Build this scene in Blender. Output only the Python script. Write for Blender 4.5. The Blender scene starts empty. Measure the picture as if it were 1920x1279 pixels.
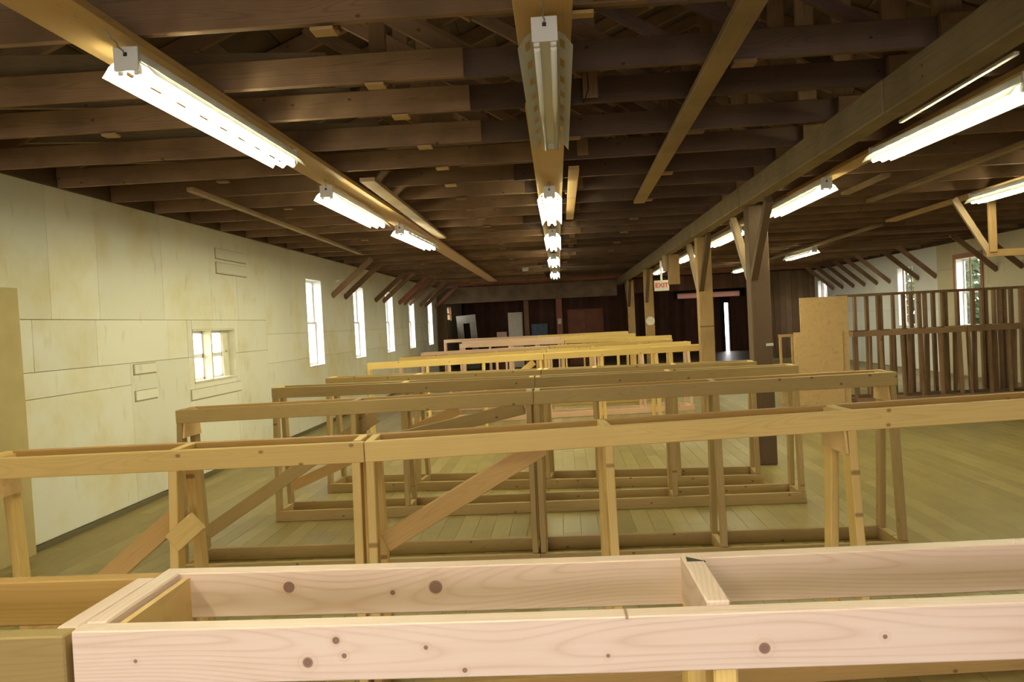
import bpy, bmesh, math, random
from mathutils import Vector, Matrix
V = Vector
rnd = random.Random(7)
S = bpy.context.scene
COL = S.collection

# ------------------------------------------------------------------ camera
cam = bpy.data.cameras.new('camera')
cam.sensor_width = 36.0
cam.lens = 1550.0 / 1920.0 * 36.0
cam.clip_start = 0.02
cam.clip_end = 300
cam_o = bpy.data.objects.new('camera', cam)
COL.objects.link(cam_o)
vf = V(((1052 - 960) / 1550.0, (639.5 - 602) / 1550.0, 1.0)).normalized()   # hall axis in lens coordinates
ax = V((1, 0.05, 0)); ax = (ax - vf * ax.dot(vf)).normalized()
az = vf.cross(ax)
if az.y < 0: az = -az
right = V((ax[0], vf[0], az[0])); up = V((ax[1], vf[1], az[1])); fwd = V((ax[2], vf[2], az[2]))
m = Matrix((right, up, -fwd)).transposed().to_4x4()
m.translation = (0, 0, 1.6)
cam_o.matrix_world = m
S.camera = cam_o

# ------------------------------------------------------------------ light, exposure
S.view_settings.view_transform = 'Standard'
S.view_settings.look = 'None'
S.view_settings.gamma = 1.0
S.view_settings.use_curve_mapping = False
S.view_settings.exposure = 0.0
SKY = 10.0
LAMP = 78.0
LAMP_COLOR = (1.0, 0.96, 0.62)
w = bpy.data.worlds.new('overcast_sky'); S.world = w
w.use_nodes = True
w.node_tree.nodes['Background'].inputs[0].default_value = (1.0, 0.93, 0.95, 1)
w.node_tree.nodes['Background'].inputs[1].default_value = SKY
S.cycles.max_bounces = 8
S.cycles.diffuse_bounces = 5
S.cycles.sample_clamp_indirect = 6.0

def portal(name, loc, direction, sx, sy):
    l = bpy.data.lights.new(name, 'AREA'); l.shape = 'RECTANGLE'; l.size = sx; l.size_y = sy
    l.cycles.is_portal = True
    o = bpy.data.objects.new(name, l); COL.objects.link(o)
    o.location = loc
    o.rotation_euler = V(direction).to_track_quat('-Z', 'Z').to_euler()
    return o

# ------------------------------------------------------------------ materials
def nmat(name):
    mt = bpy.data.materials.new(name); mt.use_nodes = True
    nt = mt.node_tree; b = nt.nodes['Principled BSDF']
    return mt, nt, b
def N(nt, typ, **kw):
    n = nt.nodes.new(typ)
    for k, v in kw.items():
        if k.startswith('i_'): n.inputs[k[2:].replace('_', ' ')].default_value = v
        else: setattr(n, k, v)
    return n
def L(nt, a, b): nt.links.new(a, b)
def math_n(nt, op, a, b=None, c=None, clamp=False):
    n = nt.nodes.new('ShaderNodeMath'); n.operation = op; n.use_clamp = clamp
    for i, x in enumerate((a, b, c)):
        if x is None: continue
        if isinstance(x, (int, float)): n.inputs[i].default_value = x
        else: nt.links.new(x, n.inputs[i])
    return n.outputs[0]
def mixc(nt, fac, a, b, blend='MIX'):
    n = nt.nodes.new('ShaderNodeMix'); n.data_type = 'RGBA'; n.blend_type = blend
    for sock, x in ((n.inputs[0], fac), (n.inputs[6], a), (n.inputs[7], b)):
        if isinstance(x, (int, float)): sock.default_value = x
        elif isinstance(x, tuple): sock.default_value = (*x, 1) if len(x) == 3 else x
        else: nt.links.new(x, sock)
    return n.outputs[2]
def ramp(nt, fac, stops):
    n = nt.nodes.new('ShaderNodeValToRGB')
    e = n.color_ramp.elements
    while len(e) < len(stops): e.new(0.5)
    for el, (p, c) in zip(e, stops):
        el.position = p; el.color = (*c, 1) if len(c) == 3 else c
    nt.links.new(fac, n.inputs[0])
    return n.outputs[0]

def wood(name, light, dark, knot=0.0, knots=(), vary=0.25, rough=0.6, rings=16.0, contrast=0.55, dirt=0.0, dirt_col=(.05, .035, .025), spec=0.3):
    """timber whose grain runs along each board's own length (local X)"""
    mt, nt, b = nmat(name)
    tc = N(nt, 'ShaderNodeTexCoord'); oi = N(nt, 'ShaderNodeObjectInfo'); geo = N(nt, 'ShaderNodeNewGeometry')
    r = math_n(nt, 'FRACT', math_n(nt, 'ADD', oi.outputs['Random'], geo.outputs['Random Per Island']))
    off = N(nt, 'ShaderNodeVectorMath', operation='SCALE'); off.inputs[0].default_value = (37, 0.0, 11)
    L(nt, r, off.inputs['Scale'])
    p = N(nt, 'ShaderNodeVectorMath', operation='ADD'); L(nt, tc.outputs['Object'], p.inputs[0]); L(nt, off.outputs[0], p.inputs[1])
    mp = N(nt, 'ShaderNodeMapping'); mp.inputs['Scale'].default_value = (0.55, 1, 1); L(nt, p.outputs[0], mp.inputs[0])
    # growth rings around an axis outside the board, wandering along the length
    ns = N(nt, 'ShaderNodeTexNoise'); ns.inputs['Scale'].default_value = 1.7; ns.inputs['Detail'].default_value = 1.5
    L(nt, mp.outputs[0], ns.inputs['Vector'])
    sep = N(nt, 'ShaderNodeSeparateXYZ'); L(nt, tc.outputs['Object'], sep.inputs[0])
    wob = math_n(nt, 'MULTIPLY', math_n(nt, 'SUBTRACT', ns.outputs['Fac'], 0.5), 0.22)
    zz = math_n(nt, 'ADD', sep.outputs['Z'], wob)
    yy = math_n(nt, 'ADD', math_n(nt, 'ADD', sep.outputs['Y'], 0.05), math_n(nt, 'MULTIPLY', wob, 0.6))
    rad = math_n(nt, 'SQRT', math_n(nt, 'ADD', math_n(nt, 'MULTIPLY', zz, zz), math_n(nt, 'MULTIPLY', yy, yy)))
    ring = math_n(nt, 'PINGPONG', math_n(nt, 'MULTIPLY', rad, rings * 11.0), 0.5)
    ringm = math_n(nt, 'POWER', math_n(nt, 'MULTIPLY', ring, 2.0), 3.5)
    # broad drift so that lines come and go
    bn = N(nt, 'ShaderNodeTexNoise'); bn.inputs['Scale'].default_value = 2.6; bn.inputs['Detail'].default_value = 3
    L(nt, p.outputs[0], bn.inputs['Vector'])
    ringm = math_n(nt, 'MULTIPLY', ringm, math_n(nt, 'MULTIPLY', bn.outputs['Fac'], 1.7), clamp=True)
    fine = N(nt, 'ShaderNodeTexNoise'); fine.inputs['Scale'].default_value = 1.0; fine.inputs['Detail'].default_value = 3
    mp2 = N(nt, 'ShaderNodeMapping'); mp2.inputs['Scale'].default_value = (4, 130, 130); L(nt, p.outputs[0], mp2.inputs[0]); L(nt, mp2.outputs[0], fine.inputs['Vector'])
    g = math_n(nt, 'ADD', math_n(nt, 'MULTIPLY', ringm, contrast), math_n(nt, 'MULTIPLY', math_n(nt, 'SUBTRACT', fine.outputs['Fac'], 0.4), 0.5), clamp=True)
    drift = ramp(nt, bn.outputs['Fac'], [(0.35, (0, 0, 0)), (0.7, (1, 1, 1))])
    col = mixc(nt, math_n(nt, 'MULTIPLY', drift, 0.35), light, tuple(a * .55 + b2 * .45 for a, b2 in zip(light, dark)))
    col = mixc(nt, g, col, dark)
    # board-to-board tone
    tone = math_n(nt, 'ADD', 1.0 - vary / 2, math_n(nt, 'MULTIPLY', math_n(nt, 'FRACT', math_n(nt, 'MULTIPLY', r, 7.31)), vary))
    tn = N(nt, 'ShaderNodeCombineColor'); L(nt, tone, tn.inputs[0]); L(nt, math_n(nt, 'POWER', tone, 1.15), tn.inputs[1]); L(nt, math_n(nt, 'POWER', tone, 1.5), tn.inputs[2])
    col = mixc(nt, 1.0, col, tn.outputs[0], 'MULTIPLY')
    if knot > 0:
        vo = N(nt, 'ShaderNodeTexVoronoi', voronoi_dimensions='2D'); vo.inputs['Scale'].default_value = 1.0
        sp3 = N(nt, 'ShaderNodeSeparateXYZ'); L(nt, p.outputs[0], sp3.inputs[0])
        cb3 = N(nt, 'ShaderNodeCombineXYZ'); L(nt, math_n(nt, 'MULTIPLY', sp3.outputs['X'], 5.5), cb3.inputs[0]); L(nt, math_n(nt, 'MULTIPLY', sp3.outputs['Z'], 7.5), cb3.inputs[1])
        L(nt, cb3.outputs[0], vo.inputs['Vector'])
        has = math_n(nt, 'LESS_THAN', N_sep(nt, vo.outputs['Color']), knot * .75)
        kd = math_n(nt, 'SUBTRACT', 1.0, math_n(nt, 'MULTIPLY', vo.outputs['Distance'], 13.0), clamp=True)
        kf = math_n(nt, 'MULTIPLY', math_n(nt, 'SMOOTH_MIN', math_n(nt, 'MULTIPLY', kd, 2.0), 1.0, 0.3), has, clamp=True)
        col = mixc(nt, math_n(nt, 'MULTIPLY', kf, 0.75), col, (dark[0] * .38, dark[1] * .28, dark[2] * .25))
    for (kx, kz, kr) in knots:
        dx = math_n(nt, 'SUBTRACT', sep.outputs['X'], kx); dz = math_n(nt, 'SUBTRACT', sep.outputs['Z'], kz)
        d = math_n(nt, 'SQRT', math_n(nt, 'ADD', math_n(nt, 'MULTIPLY', dx, dx), math_n(nt, 'MULTIPLY', dz, dz)))
        core = math_n(nt, 'MULTIPLY', math_n(nt, 'SUBTRACT', kr, d), 500.0, clamp=True)
        halo = math_n(nt, 'SUBTRACT', 1.0, math_n(nt, 'DIVIDE', d, kr * 2.6), clamp=True)
        col = mixc(nt, math_n(nt, 'MULTIPLY', math_n(nt, 'MULTIPLY', halo, math_n(nt, 'ADD', 0.7, math_n(nt, 'MULTIPLY', math_n(nt, 'SINE', math_n(nt, 'MULTIPLY', d, 900.0)), 0.4))), 0.6), col, dark)
        ringk = math_n(nt, 'MULTIPLY', math_n(nt, 'SINE', math_n(nt, 'MULTIPLY', d, 1400.0)), 0.25)
        kc = mixc(nt, math_n(nt, 'ADD', 0.3, ringk), (.20, .11, .085), (.36, .21, .16))
        col = mixc(nt, core, col, kc)
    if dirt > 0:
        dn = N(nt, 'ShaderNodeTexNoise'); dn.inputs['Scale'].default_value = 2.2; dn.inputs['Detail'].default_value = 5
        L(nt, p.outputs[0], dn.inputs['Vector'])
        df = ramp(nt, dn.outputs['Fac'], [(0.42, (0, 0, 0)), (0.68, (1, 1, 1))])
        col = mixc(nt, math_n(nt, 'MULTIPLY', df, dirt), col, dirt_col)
    L(nt, col, b.inputs['Base Color'])
    b.inputs['Roughness'].default_value = rough
    b.inputs['Specular IOR Level'].default_value = spec
    bp = N(nt, 'ShaderNodeBump'); bp.inputs['Strength'].default_value = 0.15; bp.inputs['Distance'].default_value = 0.002
    L(nt, g, bp.inputs['Height']); L(nt, bp.outputs[0], b.inputs['Normal'])
    return mt
def N_sep(nt, colsock):
    s = nt.nodes.new('ShaderNodeSeparateColor'); nt.links.new(colsock, s.inputs[0]); return s.outputs[0]

def plain(name, color, rough=0.6, metal=0.0, noise=0.0, nscale=8.0, spec=0.4):
    mt, nt, b = nmat(name)
    if noise > 0:
        tc = N(nt, 'ShaderNodeTexCoord'); n = N(nt, 'ShaderNodeTexNoise'); n.inputs['Scale'].default_value = nscale; n.inputs['Detail'].default_value = 4
        L(nt, tc.outputs['Object'], n.inputs['Vector'])
        dk = tuple(c * (1 - noise) for c in color)
        L(nt, mixc(nt, ramp(nt, n.outputs['Fac'], [(0.35, (0, 0, 0)), (0.65, (1, 1, 1))]), dk, color), b.inputs['Base Color'])
    else:
        b.inputs['Base Color'].default_value = (*color, 1)
    b.inputs['Roughness'].default_value = rough; b.inputs['Metallic'].default_value = metal
    b.inputs['Specular IOR Level'].default_value = spec
    return mt

def osb_mat(name, base):
    mt, nt, b = nmat(name)
    tc = N(nt, 'ShaderNodeTexCoord'); oi = N(nt, 'ShaderNodeObjectInfo')
    off = N(nt, 'ShaderNodeVectorMath', operation='SCALE'); off.inputs[0].default_value = (7, 5, 9); L(nt, oi.outputs['Random'], off.inputs['Scale'])
    p = N(nt, 'ShaderNodeVectorMath', operation='ADD'); L(nt, tc.outputs['Object'], p.inputs[0]); L(nt, off.outputs[0], p.inputs[1])
    col = base
    for k, (rot, sc) in enumerate((((.4, .9, .3), (9, 26, 26)), ((1.3, .2, 1.1), (26, 9, 22)))):
        mp = N(nt, 'ShaderNodeMapping'); mp.inputs['Rotation'].default_value = rot; mp.inputs['Scale'].default_value = sc; L(nt, p.outputs[0], mp.inputs[0])
        vo = N(nt, 'ShaderNodeTexVoronoi'); vo.inputs['Scale'].default_value = 1.0; L(nt, mp.outputs[0], vo.inputs['Vector'])
        f = N_sep(nt, vo.outputs['Color'])
        c1 = tuple(min(1, c * 1.08) for c in base); c0 = tuple(c * v for c, v in zip(base, (.86, .80, .70)))
        fc = ramp(nt, f, [(0.0, c0), (0.12, base), (1.0, c1)])
        col = fc if k == 0 else mixc(nt, 0.5, col, fc)
    L(nt, col, b.inputs['Base Color']); b.inputs['Roughness'].default_value = 0.7
    return mt

def painted_panel(name, base, stain, amount, grime=0.5):
    mt, nt, b = nmat(name)
    geo = N(nt, 'ShaderNodeNewGeometry'); oi = N(nt, 'ShaderNodeObjectInfo')
    n = N(nt, 'ShaderNodeTexNoise'); n.inputs['Scale'].default_value = 1.1; n.inputs['Detail'].default_value = 5; n.inputs['Roughness'].default_value = 0.62
    L(nt, geo.outputs['Position'], n.inputs['Vector'])
    sf = ramp(nt, n.outputs['Fac'], [(0.48, (0, 0, 0)), (0.72, (1, 1, 1))])
    col = mixc(nt, math_n(nt, 'MULTIPLY', sf, amount), base, stain)
    n2 = N(nt, 'ShaderNodeTexNoise'); n2.inputs['Scale'].default_value = 9; n2.inputs['Detail'].default_value = 6
    mp = N(nt, 'ShaderNodeMapping'); mp.inputs['Scale'].default_value = (1, 1, 0.35); L(nt, geo.outputs['Position'], mp.inputs[0]); L(nt, mp.outputs[0], n2.inputs['Vector'])
    sf2 = ramp(nt, n2.outputs['Fac'], [(0.62, (0, 0, 0)), (0.8, (1, 1, 1))])
    col = mixc(nt, math_n(nt, 'MULTIPLY', sf2, grime), col, tuple(c * .72 for c in stain))
    tone = math_n(nt, 'ADD', 0.95, math_n(nt, 'MULTIPLY', oi.outputs['Random'], 0.1))
    tn = N(nt, 'ShaderNodeCombineColor'); [L(nt, tone, tn.inputs[i]) for i in range(3)]
    col = mixc(nt, 1.0, col, tn.outputs[0], 'MULTIPLY')
    L(nt, col, b.inputs['Base Color']); b.inputs['Roughness'].default_value = 0.75; b.inputs['Specular IOR Level'].default_value = 0.25
    return mt

def emit(name, color, strength):
    mt, nt, b = nmat(name)
    b.inputs['Base Color'].default_value = (.8, .8, .8, 1)
    b.inputs['Emission Color'].default_value = (*color, 1); b.inputs['Emission Strength'].default_value = strength
    return mt

def glass_mat():
    mt, nt, b = nmat('window_glass')
    nt.nodes.remove(b)
    out = nt.nodes['Material Output']
    tr = N(nt, 'ShaderNodeBsdfTransparent'); tr.inputs[0].default_value = (.96, .98, .97, 1)
    gl = N(nt, 'ShaderNodeBsdfGlossy'); gl.inputs['Roughness'].default_value = 0.03
    fr = N(nt, 'ShaderNodeFresnel'); fr.inputs['IOR'].default_value = 1.45
    ge = N(nt, 'ShaderNodeNewGeometry')
    mx = N(nt, 'ShaderNodeMixShader'); L(nt, math_n(nt, 'MULTIPLY', fr.outputs[0], math_n(nt, 'SUBTRACT', 1.0, ge.outputs['Backfacing'])), mx.inputs[0]); L(nt, tr.outputs[0], mx.inputs[1]); L(nt, gl.outputs[0], mx.inputs[2])
    L(nt, mx.outputs[0], out.inputs[0])
    return mt

def sheet_mat():
    mt, nt, b = nmat('pink_translucent_sheet'); nt.nodes.remove(b)
    t = N(nt, 'ShaderNodeBsdfTranslucent'); t.inputs[0].default_value = (.22, .15, .125, 1)
    L(nt, t.outputs[0], nt.nodes['Material Output'].inputs[0]); return mt
M = {}
M['fresh'] = wood('pale_fresh_pine', (.77, .60, .52), (.58, .37, .26), vary=.10, rings=13, contrast=.5, knots=(), rough=.5)
M['fresh_front'] = wood('pale_fresh_pine_front_rail', (.77, .60, .52), (.58, .37, .26), vary=.08, rings=13, contrast=.5, rough=.45,
    knots=((-1.118, -.007, .004), (-.791, .016, .007), (-.838, -.018, .009), (-.779, -.009, .005), (-.648, .0, .0045), (-.588, -.038, .005), (-.33, .037, .0035), (-.12, -.018, .0095), (.064, -.006, .0045), (-.362, -.022, .004)))
M['fresh_back'] = wood('pale_fresh_pine_back_rail', (.76, .58, .48), (.58, .36, .23), vary=.08, rings=13, contrast=.5, rough=.45,
    knots=((-.965, .008, .0125), (-.76, -.010, .006), (-.675, -.002, .014)))
M['yellow'] = wood('yellow_pine', (.74, .52, .19), (.55, .33, .095), knot=.35, vary=.16, rings=12, contrast=.4)
M['orange'] = wood('orange_brown_pine', (.50, .31, .105), (.36, .19, .055), knot=.25, vary=.2, rings=12, contrast=.4)
M['tan'] = wood('tan_weathered_pine', (.40, .275, .105), (.27, .17, .06), knot=.45, vary=.22, rings=12, contrast=.45)
M['gold'] = wood('golden_pine', (.82, .58, .20), (.64, .40, .11), knot=.3, vary=.16, rings=12, contrast=.35)
M['pinkish'] = wood('pinkish_new_pine', (.84, .58, .38), (.66, .38, .20), knot=.2, vary=.16, rings=12, contrast=.35)
M['brown'] = wood('brown_stud_wood', (.32, .19, .09), (.18, .10, .042), knot=.4, vary=.5, rings=12, contrast=.5, dirt=.3)
M['truss'] = wood('dark_old_truss_wood', (.25, .145, .075), (.115, .065, .035), knot=.2, vary=.65, rings=10, contrast=.5, dirt=.5, dirt_col=(.075, .047, .03), rough=.75)
M['truss_shaded'] = wood('shaded_truss_wood', (.13, .078, .055), (.07, .042, .03), knot=.2, vary=.6, rings=10, contrast=.5, dirt=.5, dirt_col=(.05, .034, .028), rough=.8)  # same truss timber, with the shade away from the left lamp painted in
M['truss_grey'] = wood('grey_old_truss_wood', (.33, .24, .15), (.20, .135, .08), knot=.2, vary=.4, rings=10, contrast=.5, dirt=.35, dirt_col=(.1, .075, .05), rough=.8)
M['truss_red'] = wood('reddish_old_timber', (.36, .14, .085), (.20, .07, .042), vary=.4, rings=10, contrast=.5, dirt=.3, rough=.75)
M['web'] = wood('brown_web_timber', (.27, .16, .085), (.16, .09, .045), knot=.2, vary=.5, rings=10, contrast=.5, dirt=.3, rough=.75)
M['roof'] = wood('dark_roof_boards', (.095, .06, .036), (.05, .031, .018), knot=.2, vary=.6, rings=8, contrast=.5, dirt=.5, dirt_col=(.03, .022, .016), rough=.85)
M['plank'] = wood('tan_ceiling_plank', (.52, .345, .145), (.36, .21, .08), knot=.3, vary=.2, rings=9, contrast=.45)
M['plank_old'] = wood('old_grey_tan_batten', (.36, .25, .14), (.22, .145, .08), knot=.3, vary=.35, rings=9, contrast=.45, dirt=.3)
M['header'] = wood('dark_header_timber', (.27, .185, .12), (.15, .10, .065), vary=.2, rings=6, contrast=.5, dirt=.5, dirt_col=(.09, .06, .045), rough=.8)
M['plank_far'] = wood('pinkish_tan_ceiling_plank', (.62, .42, .27), (.46, .28, .16), knot=.3, vary=.15, rings=9, contrast=.4)
M['post_tan'] = wood('orange_brown_post_timber', (.36, .225, .09), (.22, .13, .05), knot=.3, vary=.3, rings=6, contrast=.5, dirt=.3, dirt_col=(.14, .085, .04), rough=.7)
M['beam'] = wood('weathered_beam_timber', (.25, .19, .115), (.155, .115, .065), knot=.2, vary=.2, rings=6, contrast=.45, dirt=.4, dirt_col=(.12, .085, .05), rough=.8)
M['post'] = wood('brown_post_timber', (.115, .07, .036), (.07, .042, .022), knot=.3, vary=.35, rings=6, contrast=.5, dirt=.35, dirt_col=(.12, .07, .035), rough=.75)
M['floor'] = wood('worn_floor_boards', (.33, .255, .095), (.245, .185, .064), knot=.08, vary=.26, rings=5, contrast=.3, dirt=.35, dirt_col=(.185, .15, .06), rough=.42)
M['barn'] = wood('brown_barn_boards', (.19, .115, .055), (.10, .058, .028), knot=.3, vary=.5, rings=8, contrast=.5, dirt=.3, rough=.8)
M['barn_red'] = wood('dark_red_brown_boards', (.19, .085, .050), (.10, .043, .027), vary=.5, rings=8, contrast=.4, dirt=.3, rough=.8)
M['osb'] = osb_mat('strand_board', (.66, .44, .19))
M['wallpaint'] = painted_panel('cream_painted_panels', (.72, .70, .585), (.62, .52, .23), .75)
M['wallwhite'] = painted_panel('white_painted_panels', (.80, .80, .78), (.70, .66, .52), .25, .3)
M['walltan'] = painted_panel('tan_wall_panels', (.60, .53, .36), (.46, .38, .2), .35)
M['walledge'] = plain('panel_core', (.35, .29, .16), .9)
M['tansheet'] = plain('tan_sheet', (.47, .37, .16), .7, noise=.12, nscale=3)
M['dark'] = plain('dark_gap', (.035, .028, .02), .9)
M['floorbase'] = plain('dark_subfloor', (.16, .13, .06), .9)
M['white'] = plain('white_enamel', (.80, .80, .80), .35)
M['reflector'] = plain('reflector_enamel', (.78, .78, .74), .3)
M['tube_off'] = plain('unlit_tube_glass', (.86, .88, .86), .15)
M['tube'] = emit('lit_tube', LAMP_COLOR, LAMP)
M['framewhite'] = plain('white_window_paint', (.82, .82, .80), .5, noise=.08)
M['framecream'] = plain('cream_window_paint', (.72, .68, .50), .6, noise=.1)
M['framered'] = wood('red_brown_window_trim', (.40, .20, .11), (.25, .11, .06), vary=.2, rings=10, contrast=.4)
M['glass'] = glass_mat()
M['steel'] = plain('grey_steel', (.42, .42, .42), .35, metal=.9)
M['blackcord'] = plain('black_cord', (.02, .02, .02), .6)
M['greycard'] = plain('grey_metal', (.55, .55, .52), .5)
M['blue'] = plain('blue_grey_crate', (.10, .14, .19), .6, noise=.2)
M['doorgrey'] = plain('grey_door_paint', (.42, .39, .31), .8, noise=.12)
M['pink'] = plain('pinkish_card', (.66, .42, .34), .8, noise=.15)
M['creambox'] = plain('cream_cabinet_paint', (.72, .64, .50), .6, noise=.1)
M['doorwhite'] = plain('dirty_white_door_paint', (.68, .63, .52), .6, noise=.12)
M['red'] = plain('exit_red', (.62, .05, .05), .5)
M['foliage'] = plain('green_foliage', (.07, .11, .035), .8, noise=.5, nscale=6)
M['ground'] = plain('outside_ground', (.32, .34, .24), .95, noise=.25, nscale=.7)
M['bark'] = plain('tree_bark', (.16, .11, .07), .9, noise=.4)
M['pinksheet'] = sheet_mat()

# ------------------------------------------------------------------ geometry helpers
def _template():
    vs, idx = [], {}
    for sx in (-1, 1):
        for sy in (-1, 1):
            for sz in (-1, 1):
                for k in range(3):
                    idx[(sx, sy, sz, k)] = len(vs); vs.append((sx, sy, sz, k))
    F = []
    for k in range(3):
        for s in (-1, 1):
            o = [i for i in range(3) if i != k]
            q = []
            for a, b in ((-1, -1), (1, -1), (1, 1), (-1, 1)):
                c = [0, 0, 0]; c[k] = s; c[o[0]] = a; c[o[1]] = b
                q.append(idx[(*c, k)])
            F.append(q)
    for k1 in range(3):
        for k2 in range(k1 + 1, 3):
            k3 = 3 - k1 - k2
            for s1 in (-1, 1):
                for s2 in (-1, 1):
                    c = [0, 0, 0]; c[k1] = s1; c[k2] = s2
                    lo = list(c); lo[k3] = -1; hi = list(c); hi[k3] = 1
                    F.append([idx[(*lo, k1)], idx[(*hi, k1)], idx[(*hi, k2)], idx[(*lo, k2)]])
    for sx in (-1, 1):
        for sy in (-1, 1):
            for sz in (-1, 1):
                F.append([idx[(sx, sy, sz, k)] for k in range(3)])
    def pos(v):
        return V([v[i] * (1.0 if v[3] == i else 0.8) for i in range(3)])
    G = []
    for f in F:
        p = [pos(vs[i]) for i in f]
        n = (p[1] - p[0]).cross(p[2] - p[0])
        c = sum(p, V()) / len(p)
        G.append(f if n.dot(c) > 0 else f[::-1])
    return vs, G
TV, TF = _template()
_cache = {}
def chamfer_mesh(lx, ly, lz, c=0.003):
    key = (round(lx, 4), round(ly, 4), round(lz, 4), c)
    if key in _cache: return _cache[key]
    h = (lx / 2, ly / 2, lz / 2); c = min(c, min(h) * .4)
    vs = [[v[i] * (h[i] - (0 if v[3] == i else c)) for i in range(3)] for v in TV]
    me = bpy.data.meshes.new('board'); me.from_pydata(vs, [], TF); me.update()
    _cache[key] = me
    return me
def link(name, me, mat=None, parent=None, mw=None):
    if mat is not None and not me.materials: me.materials.append(mat)
    elif mat is not None and me.materials[0] != mat:
        me = me.copy(); me.materials.clear(); me.materials.append(mat)
    o = bpy.data.objects.new(name, me); COL.objects.link(o)
    if parent is not None: o.parent = parent
    if mw is not None:
        if parent is not None:
            pm = PM.get(parent.name, Matrix())
            o.matrix_local = pm.inverted() @ mw
        else: o.matrix_local = mw
        PM[o.name] = mw.copy()
    else: PM[o.name] = PM.get(parent.name, Matrix()).copy() if parent is not None else Matrix()
    return o
PM = {}
_mcache = {}
def mesh_of(lx, ly, lz, mat, c):
    k = (round(lx, 3), round(ly, 3), round(lz, 3), mat.name, c)
    if k not in _mcache:
        me = chamfer_mesh(lx, ly, lz, c).copy(); me.materials.append(mat); _mcache[k] = me
    return _mcache[k]
def frame(a, b, up):
    a, b = V(a), V(b); x = (b - a).normalized(); z = V(up); z = (z - x * z.dot(x))
    if z.length < 1e-4: z = V((0, 1, 0)) - x * x.y
    z.normalize(); y = z.cross(x)
    mw = Matrix((x, y, z)).transposed().to_4x4(); mw.translation = (a + b) / 2
    return mw
def board(name, a, b, w, t, mat, parent=None, up=(0, 0, 1), c=0.003):
    """timber from a to b; w along up, t across"""
    ln = (V(b) - V(a)).length
    return link(name, mesh_of(ln, t, w, mat, c), mat, parent, frame(a, b, up))
def bowed(name, a, b, w, t, mat, sag, mid, parent):
    """board of 24 stations that sags between its ends"""
    ln = (V(b) - V(a)).length; bm = bmesh.new(); n = 24; prev = None; c = .002
    sec = [(-t/2, -w/2+c), (-t/2+c, -w/2), (t/2-c, -w/2), (t/2, -w/2+c), (t/2, w/2-c), (t/2-c, w/2), (-t/2+c, w/2), (-t/2, w/2-c)]
    for i in range(n + 1):
        x = -ln/2 + ln * i / n; k = (x - mid) / (ln * .40); dz = -sag * max(0.0, 1 - k * k)
        cur = [bm.verts.new((x, y, z + dz)) for y, z in sec]
        if prev:
            for j in range(8): bm.faces.new((prev[j], prev[(j+1) % 8], cur[(j+1) % 8], cur[j]))
        else: bm.faces.new(cur)
        prev = cur
    bm.faces.new(prev[::-1]); bmesh.ops.recalc_face_normals(bm, faces=bm.faces)
    me = bpy.data.meshes.new(name); bm.to_mesh(me); bm.free(); me.materials.append(mat)
    return link(name, me, None, parent, frame(a, b, (0, 0, 1)))
def box(name, lo, hi, mat, parent=None, c=0.002):
    lo, hi = V(lo), V(hi); d = hi - lo
    return link(name, mesh_of(d.x, d.y, d.z, mat, c), mat, parent, Matrix.Translation((lo + hi) / 2))
def boxes_mesh(name, items, mat, parent=None, origin=(0, 0, 0)):
    """several boxes of one single body"""
    vs, fs = [], []
    for lo, hi in items:
        k = len(vs)
        for x in (lo[0], hi[0]):
            for y in (lo[1], hi[1]):
                for z in (lo[2], hi[2]): vs.append((x - origin[0], y - origin[1], z - origin[2]))
        for f in ((0, 1, 3, 2), (4, 6, 7, 5), (0, 4, 5, 1), (2, 3, 7, 6), (0, 2, 6, 4), (1, 5, 7, 3)): fs.append([i + k for i in f])
    me = bpy.data.meshes.new(name); me.from_pydata(vs, [], fs); me.update(); me.materials.append(mat)
    return link(name, me, None, parent, Matrix.Translation(origin))
def prism(name, poly, axis, lo, hi, mat, parent=None):
    """polygon extruded along axis 0/1/2; poly gives the two other coordinates"""
    o = [i for i in range(3) if i != axis]; n = len(poly); vs = []
    for s in (lo, hi):
        for p in poly:
            c = [0, 0, 0]; c[axis] = s; c[o[0]] = p[0]; c[o[1]] = p[1]; vs.append(c)
    ctr = V([sum(v[i] for v in vs) / len(vs) for i in range(3)])
    vs = [tuple(V(v) - ctr) for v in vs]
    fs = [list(range(n))[::-1], list(range(n, 2 * n))] + [[i, (i + 1) % n, n + (i + 1) % n, n + i] for i in range(n)]
    bm = bmesh.new(); bv = [bm.verts.new(v) for v in vs]
    for f in fs: bm.faces.new([bv[i] for i in f])
    bmesh.ops.recalc_face_normals(bm, faces=bm.faces)
    me = bpy.data.meshes.new(name); bm.to_mesh(me); bm.free(); me.materials.append(mat)
    return link(name, me, None, parent, Matrix.Translation(ctr))
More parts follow.
